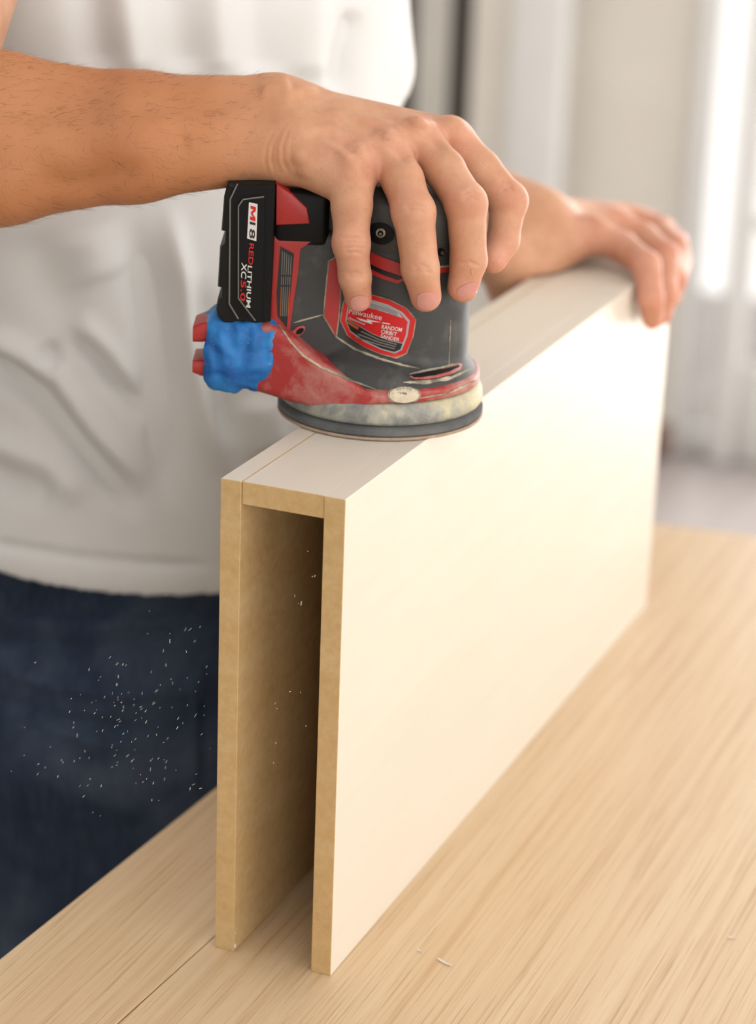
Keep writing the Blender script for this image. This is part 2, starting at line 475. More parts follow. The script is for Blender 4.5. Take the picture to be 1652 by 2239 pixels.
# side wall with the big window that lights the work
sw = empty('wall_right'); struct(sw)
box('wall_panel', (-3.2, -2.8, FZ), (5.2, -2.68, -.28), MT_WALL, sw)
box('wall_panel', (-3.2, -2.8, 1.5), (5.2, -2.68, 1.8), MT_WALL, sw)
box('wall_panel', (-3.2, -2.8, -.28), (-2.5, -2.68, 1.5), MT_WALL, sw)
box('wall_panel', (3.1, -2.8, -.28), (5.2, -2.68, 1.5), MT_WALL, sw)

# ------------------------------------------------------------------ the table
tb = empty('work_table', Matrix.Translation((0.2, -0.3, FZ)))
tag(tb, 'oak-veneered work table under the standing wooden box', 'table')
TI = Vector((-0.2, 0.3, -FZ))
def top_panel(name, pts, z0, z1):
    bm = bmesh.new()
    a = [bm.verts.new((x, y, z0)) for x, y in pts]; b = [bm.verts.new((x, y, z1)) for x, y in pts]
    bm.faces.new(a[::-1]); bm.faces.new(b); n = len(a)
    for i in range(n): bm.faces.new((a[i], a[(i + 1) % n], b[(i + 1) % n], b[i]))
    bmesh.ops.bevel(bm, geom=[e for e in bm.edges], offset=.0007, segments=1, affect='EDGES')
    for v in bm.verts: v.co += TI
    return link(name, bm_mesh(name, bm), MT_TABLE, tb)
sl = -0.0534
ye = lambda x: 0.1811 + sl * x          # person's edge
yj = lambda x: 0.0828 + sl * x          # joint between the two boards
far = lambda y: 0.8575 + (0.0058 - y) * 0.1486
nx_ = -0.62
top_panel('tabletop_board', [(nx_, yj(nx_) + .0003), (far(yj(.85)), yj(.85) + .0003), (far(ye(.85)), ye(.85)), (nx_, ye(nx_))], -.03, 0)
top_panel('tabletop_board', [(nx_, -1.05), (far(-1.05), -1.05), (far(yj(.85)), yj(.85) - .0003), (nx_, yj(nx_) - .0003)], -.03, 0)
for x0, x1, y0, y1 in ((nx_ + .05, .82, .07, .09), (nx_ + .05, .82, -1.0, -.98), (nx_ + .05, nx_ + .07, -1.0, .09), (.8, .82, -1.0, .09)):
    o = box('apron', Vector((x0, y0, -.12)) + TI, Vector((x1, y1, -.0305)) + TI, MT_TABLE, tb, .002)
for x0 in (nx_ + .05, .76):
    for y0 in (-1.0, .03):
        box('leg', Vector((x0, y0, FZ)) + TI, Vector((x0 + .06, y0 + .06, -.0305)) + TI, MT_TABLE, tb, .003)

# ------------------------------------------------------------------ the box being sanded
bx = empty('wooden_box', Matrix.Translation((0, 0, 0)))
tag(bx, 'open-ended cream wooden box standing on the table, tan raw edges facing front', 'box')
def board(name, lo, hi, inner=None):
    bm = box_bm(lo, hi, .0003, 1)
    me = bm_mesh(name, bm)
    o = link(name, me, [MT_FACE, MT_EDGE], bx)
    for p_ in me.polygons:
        if abs(p_.normal[0]) > .6 or (inner and p_.normal.dot(Vector(inner)) > .6): p_.material_index = 1
    return o
board('side_panel', (0, 0, 0), (BL, BT, BH), (0, 1, 0))
board('side_panel', (0, BW - BT, 0), (BL, BW, BH), (0, -1, 0))
board('top_panel', (0.0008, BT + .00004, BH - BT - .0008), (BL, BW - BT - .0003, BH - .0001), (0, 0, -1))
board('end_panel', (BL - BT - .002, BT + .0003, 0.0), (BL - .002, BW - BT - .0006, BH - BT - .001))
# chips left along the lower corner of the far board
for k, (x, z, s_) in enumerate(((.0003, .004, .0013), (.0, .013, .0007))):
    bm = bmesh.new(); bmesh.ops.create_icosphere(bm, subdivisions=1, radius=s_)
    for v in bm.verts: v.co = Vector((v.co.x * .6 + x, v.co.y * .7 + BW - BT - .0006, v.co.z * 1.3 + z))
    link('splinter', bm_mesh('splinter', bm), MT_FACE, bx)

# ------------------------------------------------------------------ the sander
MT_RUBBER = m_dusty('dusty_grey_rubber', (38, 40, 44), .5, dust=(176, 174, 166), amt=.30, lo=.50, hi=.76, scale=55)
MT_RUBBERD = m_dusty('dusty_dark_rubber', (34, 35, 37), .5, amt=.25, lo=.56, hi=.8, scale=55)
MT_RED = m_dusty('dusty_red_plastic', (176, 26, 30), .4, dust=(222, 190, 176), amt=.75, lo=.44, hi=.68, scale=60)
MT_REDC = m_dusty('red_plastic', (178, 18, 24), .38, dust=(205, 160, 140), amt=.3, lo=.6, hi=.85, scale=80)
MT_RIM = m_dusty('dust_packed_seam', (112, 106, 92), .9, dust=(208, 198, 172), amt=1.0, lo=.42, hi=.62, scale=120)
MT_BLACK = m_simple('black_plastic', (12, 12, 13), .5, .3, 200, (6, 6, 6), Specular_IOR_Level=.22)
MT_BLACKM = m_simple('worn_black_casing', (28, 27, 25), .62, .4, 120, (16, 15, 14), Specular_IOR_Level=.3)
MT_GLINT = m_simple('grey_chamfer_highlight', (120, 118, 112), .5)  # paints the highlight that runs along the battery's chamfers
MT_LABRED = m_simple('label_red', (214, 28, 32), .3)
MT_LABBLK = m_simple('label_black', (26, 26, 28), .35)
MT_LABSIL = m_simple('label_silver', (176, 178, 180), .3)
MT_LABWHT = m_simple('label_white', (232, 228, 222), .4)
MT_ORANGE = m_simple('label_orange', (190, 96, 30), .4)
MT_GREYTXT = m_simple('label_grey_print', (128, 124, 118), .5)
MT_STEEL = m_simple('screw_steel', (150, 148, 142), .35, Metallic=.8)
MT_DUSTCREAM = m_simple('packed_sawdust', (236, 222, 196), .95, .3, 200)
MT_FOAM = m_dusty('dusty_foam_pad', (84, 88, 92), .9, dust=(180, 176, 166), amt=.5, lo=.45, hi=.8, scale=40)
MT_PAPER = m_dusty('sanding_paper', (168, 138, 118), .95, dust=(225, 210, 190), amt=.7, lo=.4, hi=.7, scale=90)
def m_collar():
    m = Mat('dusty_brake_ring', rough=.55)
    a = m.noise(26, m.mapped((1, 1, .6)), 4, .6, .5); b = m.noise(120, None, 5, .7)
    c = m.ramp(a, [(.40, (106, 112, 120)), (.50, (170, 170, 160)), (.60, (226, 214, 170))])
    c = m.mix(.35, c, m.ramp(b, [(.3, (120, 124, 128)), (.7, (232, 224, 196))]))
    m.color(c); m.bump(b, .0003, .3); return m.m
MT_COLLAR = m_collar()
def m_tape():
    m = Mat('blue_masking_tape', rough=.55)
    a = m.noise(34, None, 3, .5, .6); b = m.noise(170, None, 5, .7)
    c = m.ramp(a, [(.32, (16, 88, 166)), (.55, (44, 138, 214)), (.72, (92, 164, 206))])
    v = m.ramp(m.noise(22, None, 2, .4), [(.60, G(0)), (.68, G(.55))])
    c = m.mix(v, c, (74, 128, 84)); c = m.mix(m.ramp(b, [(.62, G(0)), (.75, G(.5))]), c, (170, 192, 196))
    m.color(c); m.bump(b, .0006, .5); return m.m
MT_TAPE = m_tape()

sd = empty('orbital_sander', SM)
tag(sd, 'red and grey cordless orbital sander with blue tape on its dust port', 'sander')
mm = lambda bm: (bmesh.ops.scale(bm, vec=(.001, .001, .001), verts=bm.verts), bm)[1]

# pad, brake ring
link('sanding_disc', bm_mesh('sanding_disc', mm(lathe([(0, .2), (60, .2), (62.8, .5), (63.2, 1.2), (62.6, 2.2), (0, 2.2)])), True, 40), MT_PAPER, sd)
link('foam_pad', bm_mesh('foam_pad', mm(lathe([(0, 2.1), (61.5, 2.1), (63.0, 3.5), (63.0, 6.0), (60.5, 8.2), (54, 9), (0, 9)])), True, 40), MT_FOAM, sd)
link('brake_ring', bm_mesh('brake_ring', mm(lathe([(0, 8.5), (57, 8.5), (61.2, 9.3), (62.6, 11.5), (62.2, 17), (60.0, 21.5), (57.5, 22.4), (0, 22.4)])), True, 50), MT_COLLAR, sd)

def f_housing(P):
    q = P - np.array([9.5, 0, 0], np.float32)
    rr = np.hypot(q[:, 0], q[:, 1])
    R_ = np.interp(P[:, 2], [30, 60, 100, 125], [42.5, 42.5, 42.5, 41.5]).astype(np.float32)
    col = smax(rr - R_, np.abs(P[:, 2] - 72) - 44, 6)                    # motor column up to z = 116
    # rear spine towards the battery
    b = np.abs(P - np.array([-38, 0, 76], np.float32)) - np.array([27, 25, 35], np.float32)
    sp = np.linalg.norm(np.maximum(b, 0), axis=1) + np.minimum(b.max(1), 0) - 6
    d = smin(col, sp, 3)
    # skirt
    q2 = P - np.array([0, 0, 0], np.float32); r2 = np.hypot(q2[:, 0], q2[:, 1])
    RS = np.interp(P[:, 2], [20, 26, 31, 36, 41, 46, 52], [59.4, 59.0, 57.0, 53.5, 48.5, 42, 34]).astype(np.float32)
    sk = smax((r2 - RS) * .6, np.abs(P[:, 2] - 36) - 15, 3)
    d = smin(d, sk, 2.5)
    d = smax(d, 23.2 - P[:, 2], 1.5)
    return d
Vh, Fh = mesh_sdf(f_housing, (-80, -70, 15), (70, 70, 130), 1.25)
Vh = relax(Vh, Fh, 2, .4)
housing = link('housing', np_mesh('housing', Vh / 1000, Fh), MT_RUBBER, sd)
def f_cap(P):
    q = P - np.array([9.5, 0, 0], np.float32); rr = np.hypot(q[:, 0], q[:, 1])
    d = smax(rr - 43.4, np.abs(P[:, 2] - 120) - 20, 16)
    b = np.abs(P - np.array([-32, 0, 128], np.float32)) - np.array([26, 20, 8], np.float32)
    sp = np.linalg.norm(np.maximum(b, 0), axis=1) + np.minimum(b.max(1), 0) - 6
    return smin(d, sp, 10)
Vc, Fc = mesh_sdf(f_cap, (-75, -60, 95), (60, 60, 155), 1.3); Vc = relax(Vc, Fc, 2, .4)
cap = link('palm_cap', np_mesh('palm_cap', Vc / 1000, Fc), MT_RUBBERD, sd)
# ring under the skirt
link('skirt_ring', bm_mesh('skirt_ring', mm(lathe([(0, 22.6), (57.8, 22.6), (59.8, 23.4), (60.2, 25), (59.9, 29.0), (58.2, 30.2), (50, 30.4), (0, 30.4)])), True, 40), MT_RED, sd)
# dust chute: sections along x, rounded rectangles in y,z
secs = []
for x, y0, y1, z0, z1, rd in ((-84, -36, 6, 21, 63, 7), (-68, -40, 6, 18, 63, 7), (-54, -45, 4, 15.5, 57, 7), (-40, -50, 2, 14.6, 46, 6), (-22, -56.5, 0, 17, 36, 4), (-8, -60, -4, 20, 29.5, 3), (4, -60.3, -10, 22.8, 28.5, 2), (16, -57, -14, 24, 28, 1.5)):
    secs.append([(x, y, z) for y, z in rrect(y0, y1, z0, z1, rd)])
cbm = mm(loft(secs))
chute = link('dust_chute', bm_mesh('dust_chute', cbm, True, 50), MT_RED, sd)
# port tube ends poking out of the tape
for (za, zb, ya, yb, dz) in ((50, 62, -34, -4, -3), (26, 36, -34, -4, 2)):
    bm = loft([[(x, y, z + o_) for y, z in rrect(ya, yb, za + sh_, zb - sh_, 3)] for x, o_, sh_ in ((-113, dz, 1.2), (-108, dz * .6, 0), (-96, 0, 0))])
    link('port_prong', bm_mesh('port_prong', mm(bm), True, 40), MT_REDC, sd)
# masking tape: wrinkled sleeve
ts = []
for i, x in enumerate(np.linspace(-105.5, -64, 30)):
    s_ = []
    tt = (x + 105.5) / 41.5
    cyy = -17 - 1 * tt; czz = 41.5 + 1.0 * tt
    ry = 22.5 + 2.0 * math.sin(tt * 3.2); rz = 22.0 + 1.8 * math.sin(tt * 3.0 + .3)
    for j in range(72):
        a = 2 * math.pi * j / 72; ca, sa = math.cos(a), math.sin(a)
        k = 1 / (abs(ca) ** 3.4 + abs(sa) ** 3.4) ** (1 / 3.4)
        wv = 1.5 * nz.noise(Vector((x * .13, ca * 2.2, sa * 2.2))) * 2 + .9 * abs(nz.noise(Vector((x * .05 + 9, ca * 5.5 + tt * 2, sa * 5.5)))) * 2 + .35 * nz.noise(Vector((x * .4, ca * 8, sa * 8)))
        edge = .8 * math.sin(3 * a + 1) + .4 * math.sin(8 * a)
        xx = x + (edge if i in (0, 29) else 0)
        s_.append((xx, cyy + (ry * k + wv) * ca, czz + (rz * k + wv) * sa))
    ts.append(s_)
for q_, (k_, n_) in enumerate(((.90, 0), (.95, 1), (.98, 2))): ts[n_] = [(x, (y + 17) * k_ - 17, (z - 41.5) * k_ + 41.5) for x, y, z in ts[n_]]
ts = [[(x, (y + 17) * .8 - 17, (z - 41.5) * .8 + 41.5) for x, y, z in ts[0]]] + ts
link('masking_tape', bm_mesh('masking_tape', mm(loft(ts)), True, 55), MT_TAPE, sd)

# battery
def BXZ(px, py, dy): v = L(px, py, dy); return (v[0], v[2])
bat = link('battery', bm_mesh('battery', mm(extrude_xz([BXZ(*q, -36) for q in
    ((498, 400), (490, 430), (484, 505), (492, 507), (490, 530), (481, 540), (476, 628), (484, 630), (483, 650), (476, 655), (472, 676), (476, 692), (490, 708), (560, 712), (592, 704), (603, 400), (500, 400))], -36, 36, 2.5)), True, 35), MT_BLACKM, sd)
core = link('battery_side', bm_mesh('battery_side', mm(extrude_xz([BXZ(*q, -38) for q in
    ((522, 404), (504, 436), (502, 664), (522, 697), (560, 706), (590, 700), (601, 404))], -38.2, -30, 1.4)), True, 30), MT_BLACK, bat)
core2 = link('battery_side', bm_mesh('battery_side', mm(extrude_xz([BXZ(*q, -40) for q in
    ((530, 437), (572, 431), (580, 431), (574, 702), (558, 700), (522, 652), (522, 451))], -40.2, -34, 1.2)), True, 30), MT_BLACK, bat)
def bar_xz(name, pts, dy, wdt, mat, parent):
    """thin raised line along pixel polyline on the battery's side"""
    P = [Vector(BXZ(*q, dy)) for q in pts]; bm = bmesh.new()
    for a, b in zip(P, P[1:]):
        t = (b - a).normalized(); n_ = Vector((-t.y, t.x)) * wdt * .5
        q = [bm.verts.new((p_.x, dy, p_.y)) for p_ in (a - n_, b - n_, b + n_, a + n_)]
        k = [bm.verts.new((v.co.x, dy + 1.2, v.co.z)) for v in q]
        bm.faces.new(q)
        for i in range(4): bm.faces.new((q[i], q[(i + 1) % 4], k[(i + 1) % 4], k[i]))
    return link(name, bm_mesh(name, mm(bm)), mat, parent)
bar_xz('edge_highlight', ((578, 430), (532, 436), (522, 451), (522, 652), (559, 701)), -40.35, .7, MT_GLINT, bat)  # painted chamfer highlights, laid on as thin grey bars
bar_xz('edge_highlight', ((520, 402), (504, 436), (502, 664), (522, 697)), -38.35, .8, MT_GLINT, bat)
def bathit(dy):
    def f(x, y): v = L(x, y, dy); return Vector(v / 1000), Vector((0, -1, 0))
    return f
bh = bathit(-40.3)
def flat(name, poly, dy, mat, parent, th=.4):
    o = link(name, bm_mesh(name, mm(extrude_xz([BXZ(*q, dy) for q in poly], dy, dy + th))), mat, parent); return o
flat('badge', ((545, 442), (564, 446), (561, 527), (541, 521)), -40.55, MT_LABWHT, bat)
bh = bathit(-40.75)
mq = lambda u_, v_: (549 - 1.5 * u_ + 11.5 * v_, 449 + 33 * u_ + 2 * v_)
flat('lettering', [mq(*q) for q in ((0, 0), (.06, 1), (.30, 1), (.52, .42), (.76, 1), (1, 1), (.94, 0), (.72, 0), (.755, .62), (.56, .12), (.42, .12), (.235, .62), (.20, 0))], -40.85, MT_LABRED, bat)
lettering('lettering', '18', ((547, 484), (545.5, 520), (559.5, 487)), bh, MT_LABBLK, bat, 0.0)
lettering('lettering', 'RED', ((546, 531), (543.5, 578), (556, 533)), bh, MT_LABRED, bat, 0.0)
lettering('lettering', 'LITHIUM', ((542.5, 580), (538.5, 671), (552, 582)), bh, MT_LABWHT, bat, 0.0)
lettering('lettering', 'XC', ((529, 573), (527.5, 607), (540.5, 576)), bh, MT_LABWHT, bat, 0.0)
lettering('lettering', '5.0', ((527.5, 612), (526, 657), (538.5, 614)), bh, MT_LABRED, bat, 0.0)
# red latch block above the spine, with black surround
link('battery_mount', bm_mesh('battery_mount', mm(box_bm((-67, -32, 108), (-34, 32, 141), 4, 3)), True, 40), MT_BLACK, sd)
link('battery_latch', bm_mesh('battery_latch', mm(extrude_xz([BXZ(*q, -34) for q in ((603, 493), (678, 490), (672, 455), (640, 425), (604, 402))], -34, -20, 1.5)), True, 40), MT_REDC, sd)
link('battery_rail', bm_mesh('battery_rail', mm(box_bm((-70, -30, 60), (-62, 30, 140), 1.5, 2)), True, 40), MT_BLACK, sd)

# panels on the housing, laid on its surface
bvH = bvh_of(housing.data); bvC = bvh_of(cap.data); bvX = bvh_of(chute.data)
def sh(x, y): return surf_hit(bvH, x, y, SMI)
red_spine = [(600, 514), (700, 508), (708, 492), (716, 470), (724, 474), (727, 490), (716, 500), (706, 512), (676, 530), (656, 544), (650, 600), (641, 660), (632, 725), (644, 742), (626, 760), (598, 720), (592, 690)]
panel('red_spine_panel', red_spine, bvH, MT_REDC, sd, .0010, .002)
panel('warning_label', [(612, 538), (642, 554), (637, 610), (626, 716), (606, 690), (604, 640)], bvH, MT_LABBLK, sd, .0014, .0008)
# small print lines on the warning label, running along it
for k, (xa, xb) in enumerate(((616, 611), (621, 615), (626, 619), (631, 623), (636, 627))):
    for (ya, yb, mat_) in ((548 + k * 3, 600, MT_GREYTXT), (604, 622, MT_GREYTXT), (626, 690, MT_ORANGE if k in (0, 4) else MT_GREYTXT)):
        ta = (ya - 545) / 160; tb_ = (yb - 545) / 160
        x0 = xa + (xb - xa) * ta; x1 = xa + (xb - xa) * tb_
        panel('print_line', [(x0, ya), (x0 + 1.5, ya), (x1 + 1.5, yb), (x1, yb)], bvH, mat_, sd, .0017, 0, 30)
rim = lambda poly, k, c: [(c[0] + (x - c[0]) * k, c[1] + (y - c[1]) * k) for x, y in poly]
strip = [(719, 571), (734, 563), (742, 600), (742, 650), (738, 700), (733, 734), (722, 712), (708, 690), (712, 640)]
panel('strip_rim', [(716, 570), (735, 560), (744.5, 600), (744.5, 650), (740.5, 700), (735, 740), (720, 716), (705, 691), (709, 640)], bvH, MT_RIM, sd, .0008, .002)
panel('red_strip', strip, bvH, MT_REDC, sd, .0014, .001)
# rating plate
oct_o = [(762, 640), (815, 646), (850, 656), (886, 674), (906, 698), (900, 735), (886, 771), (864, 782), (830, 773), (795, 757), (760, 732), (744, 700), (750, 665)]
cc = (826, 712)
panel('label_rim', rim(oct_o, 1.03, cc), bvH, MT_RIM, sd, .0006, .002)
panel('label_frame', oct_o, bvH, MT_LABRED, sd, .0010, .002)
oct_i = [(770, 655), (815, 655), (848, 665), (878, 681), (894, 700), (889, 733), (877, 764), (862, 772), (832, 763), (797, 746), (766, 724), (755, 700), (760, 668)]
panel('label_border', oct_i, bvH, MT_LABSIL, sd, .0013, .002)
panel('label_plate', [(772, 659), (815, 659), (846, 668), (874, 684), (889, 702), (885, 731), (879, 748), (850, 742), (815, 728), (780, 707), (759, 695), (764, 670)], bvH, MT_LABRED, sd, .0016, .001)
panel('label_band', [(758, 697), (780, 709), (815, 730), (850, 744), (878, 750), (874, 762), (861, 768), (833, 760), (799, 743), (768, 722), (758, 702)], bvH, MT_LABBLK, sd, .0016, .001)
panel('label_strip', [(800, 660), (815, 659), (846, 668), (872, 683), (879, 694), (850, 684), (822, 675), (800, 670)], bvH, MT_LABSIL, sd, .0018, .001)
lh = lambda x, y: (lambda h, n: (h + n * .0019, n))(*sh(x, y))
lettering('lettering', 'Milwaukee', ((764, 684), (834, 699), (766.5, 672)), lh, MT_LABWHT, sd, 0.0, False)
panel('lightning_mark', [(782, 693), (806, 700), (803, 696), (833, 703), (812, 702), (815, 707), (790, 699)], bvH, MT_LABWHT, sd, .0020, 0, 12)
lettering('lettering', 'RANDOM', ((834, 717), (876, 724), (836, 708)), lh, MT_LABWHT, sd, 0.0)
lettering('lettering', 'ORBIT', ((833, 727), (866, 733.5), (834.5, 718.5)), lh, MT_LABWHT, sd, 0.0)
lettering('lettering', 'SANDER', ((832, 736.5), (871, 745), (833.5, 728.5)), lh, MT_LABWHT, sd, 0.0)
panel('print_line', [(836, 703), (852, 706), (852, 708), (836, 705)], bvH, MT_LABWHT, sd, .0019, 0, 12)
panel('print_line', [(764, 692), (800, 707), (799, 709.5), (763, 694.5)], bvH, MT_LABSIL, sd, .0018, 0, 12)
panel('print_line', [(760, 699), (786, 714), (785, 720), (760, 705)], bvH, MT_ORANGE, sd, .0018, 0, 12)
for k in range(3):
    o_ = 6.2 * k
    panel('print_line', [(792 - k * 6, 722 + o_), (830, 740 + o_ * .9), (866 - k * 2, 750 + o_ * .8), (866 - k * 2, 752.4 + o_ * .8), (829, 742.4 + o_ * .9), (791 - k * 6, 724.4 + o_)], bvH, MT_GREYTXT, sd, .0018, 0, 12)
for k in range(3):
    panel('print_line', [(812, 662 + 3.6 * k), (846, 671 + 3.6 * k), (868, 682 + 3.2 * k), (868, 683.4 + 3.2 * k), (846, 672.6 + 3.6 * k), (812, 663.6 + 3.6 * k)], bvH, MT_GREYTXT, sd, .0020, 0, 12)
# red bands below the palm cap
panel('red_band', [(796, 546), (836, 562), (880, 578), (905, 584), (905, 612), (880, 604), (838, 590), (796, 570)], bvH, MT_REDC, sd, .0011, .002)
panel('band_groove', [(796, 572), (838, 592), (880, 606), (905, 613), (905, 619), (880, 612), (838, 599), (796, 580)], bvH, MT_LABBLK, sd, .0007, .002)
panel('red_band', [(796, 582), (838, 601), (868, 611), (885, 606), (884, 612), (868, 619), (836, 609), (796, 592)], bvH, MT_REDC, sd, .0011, .002)
panel('red_band', [(955, 585), (985, 583), (985, 593), (955, 596)], bvH, MT_REDC, sd, .0011, .002)
panel('seam_line', [(955, 581), (985, 579), (985, 582.5), (955, 584.5)], bvH, MT_RIM, sd, .0012, .002)
# screw bosses on the cap
def ell(cx, cy_, a, b, n=20, rot=0):
    c, s_ = math.cos(rot), math.sin(rot)
    return [(cx + a * math.cos(2 * math.pi * i / n) * c - b * math.sin(2 * math.pi * i / n) * s_, cy_ + a * math.cos(2 * math.pi * i / n) * s_ + b * math.sin(2 * math.pi * i / n) * c) for i in range(n)]
panel('screw_boss', ell(832, 510, 29, 23, 24, .3), bvC, MT_BLACK, sd, .0016, .002)
panel('screw_ring', ell(833, 508, 10, 10, 18), bvC, MT_RIM, sd, .0021, .001)
panel('screw_recess', ell(833, 509, 6, 6.5, 16), bvC, MT_BLACK, sd, .0024, .001)
panel('screw', ell(833, 510, 3, 3.2, 10), bvC, MT_STEEL, sd, .0026, .001)
panel('screw_recess', ell(962, 550, 8, 8, 16), bvC, MT_BLACK, sd, .0010, .001)
panel('screw', ell(964, 551, 4, 4, 10), bvC, MT_STEEL, sd, .0014, .001)
# skirt details
panel('slot_rim', [(893, 824), (930, 816), (965, 808), (1002, 794), (1008, 797), (1004, 809), (985, 818), (955, 826), (925, 830), (903, 829)], bvH, MT_RED, sd, .0008, .002)
panel('vent_slot', [(897, 823), (930, 815), (965, 809), (999, 799), (1001, 803), (980, 813), (950, 821), (922, 825), (903, 826)], bvH, MT_BLACK, sd, .0012, .002)
panel('housing_seam', [(983, 700), (984.6, 700), (980.6, 796), (979, 796)], bvH, MT_RIM, sd, .0002, .001)
panel('screw_hole', ell(652, 723, 16, 9, 18, -.6), bvH, MT_RED, sd, .0015, .002)
panel('screw_recess', ell(655, 723, 10, 5.5, 16, -.6), bvH, MT_BLACK, sd, .0018, .002)

ring_o = [o for o in sd.children if o.name.startswith('skirt_ring')][0]
def bvh_join(*obs):
    V, F = [], []
    for o in obs:
        b0 = len(V); V += [v.co.copy() for v in o.data.vertices]; F += [tuple(i + b0 for i in p_.vertices) for p_ in o.data.polygons]
    return BVHTree.FromPolygons(V, F)
bvA = bvh_join(housing, chute, ring_o)
def ribbon(name, pts, wd, mat, up=.0004, bv=None, jit=.35):
    P = []
    for a, b in zip(pts, pts[1:]):
        n_ = max(2, int(math.dist(a, b) / 7))
        P += [(a[0] + (b[0] - a[0]) * i / n_, a[1] + (b[1] - a[1]) * i / n_) for i in range(n_)]
    P.append(pts[-1]); lft, rgt = [], []
    for i, p_ in enumerate(P):
        q0 = P[max(i - 1, 0)]; q1 = P[min(i + 1, len(P) - 1)]; d_ = math.dist(q0, q1); n_ = (-(q1[1] - q0[1]) / d_, (q1[0] - q0[0]) / d_)
        t_ = i / (len(P) - 1); ww = wd * .5 * (1 + random.uniform(-jit, jit)) * min(1, .25 + 4 * min(t_, 1 - t_))
        lft.append((p_[0] + n_[0] * ww, p_[1] + n_[1] * ww)); rgt.append((p_[0] - n_[0] * ww, p_[1] - n_[1] * ww))
    return panel(name, lft + rgt[::-1], bv or bvA, mat, sd, up, .001, 10)
ribbon('dust_seam', [(706, 688), (722, 714), (735, 737), (775, 764), (830, 785), (880, 799), (915, 806)], 4.5, MT_RIM)
ribbon('dust_seam', [(640, 706), (672, 697), (706, 688)], 3, MT_RIM)
ribbon('dust_seam', [(596, 690), (612, 716), (634, 748), (662, 778), (700, 803), (760, 830), (836, 857)], 4, MT_RIM)
ribbon('dust_seam', [(880, 836), (930, 836), (985, 826), (1028, 806)], 7, MT_RIM, .0003)
ribbon('dust_seam', [(893, 819), (930, 811), (965, 804), (1000, 793)], 4, MT_RIM, .0010)
ribbon('dust_seam', [(912, 871), (980, 859), (1040, 831)], 4, MT_RIM, .0005)
panel('hole_rim', ell(881, 864, 36, 18, 28, -.03), bvA, MT_RIM, sd, .0008, .003)
panel('bolt_hole', ell(881, 864.5, 32, 14.5, 28, -.03), bvA, MT_DUSTCREAM, sd, .0010, .003)

# ------------------------------------------------------------------ the person
def m_skin():
    m = Mat('skin', rough=.5)
    m.b.inputs['Subsurface Weight'].default_value = .12; m.b.inputs['Subsurface Radius'].default_value = (.006, .0025, .0012)
    m.b.inputs['Subsurface Scale'].default_value = 1.0; m.b.inputs['Specular IOR Level'].default_value = .35
    a = m.noise(45, None, 4, .6); b = m.noise(380, None, 3, .6); c_ = m.noise(12, None, 3)
    tan = m.ramp(a, [(.3, (206, 148, 114)), (.7, (224, 172, 138))])
    red = m.ramp(a, [(.3, (220, 142, 122)), (.7, (234, 168, 148))])
    f = m.attr('flush').outputs['Fac']
    c = m.mix(f, tan, red)
    c = m.mix(m.attr('tan').outputs['Fac'], c, m.ramp(c_, [(.3, (188, 122, 80)), (.7, (206, 142, 98))]))
    c = m.mix(m.ramp(b, [(.66, G(0)), (.74, G(.35))]), c, (150, 92, 66))
    m.color(c)
    vo = m.N.new('ShaderNodeTexVoronoi'); vo.inputs['Scale'].default_value = 900; m.K.new(m.tc.outputs['Object'], vo.inputs['Vector'])
    h = m.mix(.5, vo.outputs['Distance'], m.noise(500, None, 4, .6)); m.bump(h, .00045, .45); return m.m
def m_shirt():
    m = Mat('white_cotton', rough=.9)
    m.color(m.ramp(m.noise(5, None, 4), [(.3, (236, 235, 233)), (.7, (245, 245, 244))]))
    m.b.inputs['Sheen Weight'].default_value = .1
    m.bump(m.noise(700, m.mapped((1, 1, .4)), 2), .0006, .3); return m.m
def m_jeans():
    m = Mat('blue_denim', rough=.9)
    a = m.noise(7, None, 4, .6, .4); b = m.noise(1, m.mapped((420, 420, 14)), 3, .6); c_ = m.noise(60, None, 5, .7)
    c = m.ramp(a, [(.34, (20, 31, 50)), (.50, (40, 57, 82)), (.66, (88, 102, 122))])
    c = m.mix(.35, c, m.ramp(b, [(.3, (18, 27, 44)), (.7, (66, 84, 110))]))
    c = m.mix(m.ramp(c_, [(.6, G(0)), (.8, G(.25))]), c, (120, 116, 110))
    m.color(c); m.bump(b, .0006, .5); return m.m
MT_SKIN = m_skin(); MT_SHIRT = m_shirt(); MT_JEANS = m_jeans()
MT_NAIL = m_simple('fingernail', (222, 158, 146), .28, .25, 300, (206, 136, 124))
MT_HAIR = m_simple('arm_hair', (74, 50, 34), .6)
MT_SHOE = m_simple('worn_brown_leather', (84, 62, 44), .7, .4)

pers = empty('person', Matrix.Translation((0.43, 0.36, FZ)))
tag(pers, 'person in a white T-shirt and blue jeans guiding the sander with one hand', 'person')
PO = np.array([0.43, 0.36, FZ])
def person_mesh(name, V, F, mat, parent=pers):
    return link(name, np_mesh(name, V - PO, F), mat, parent)

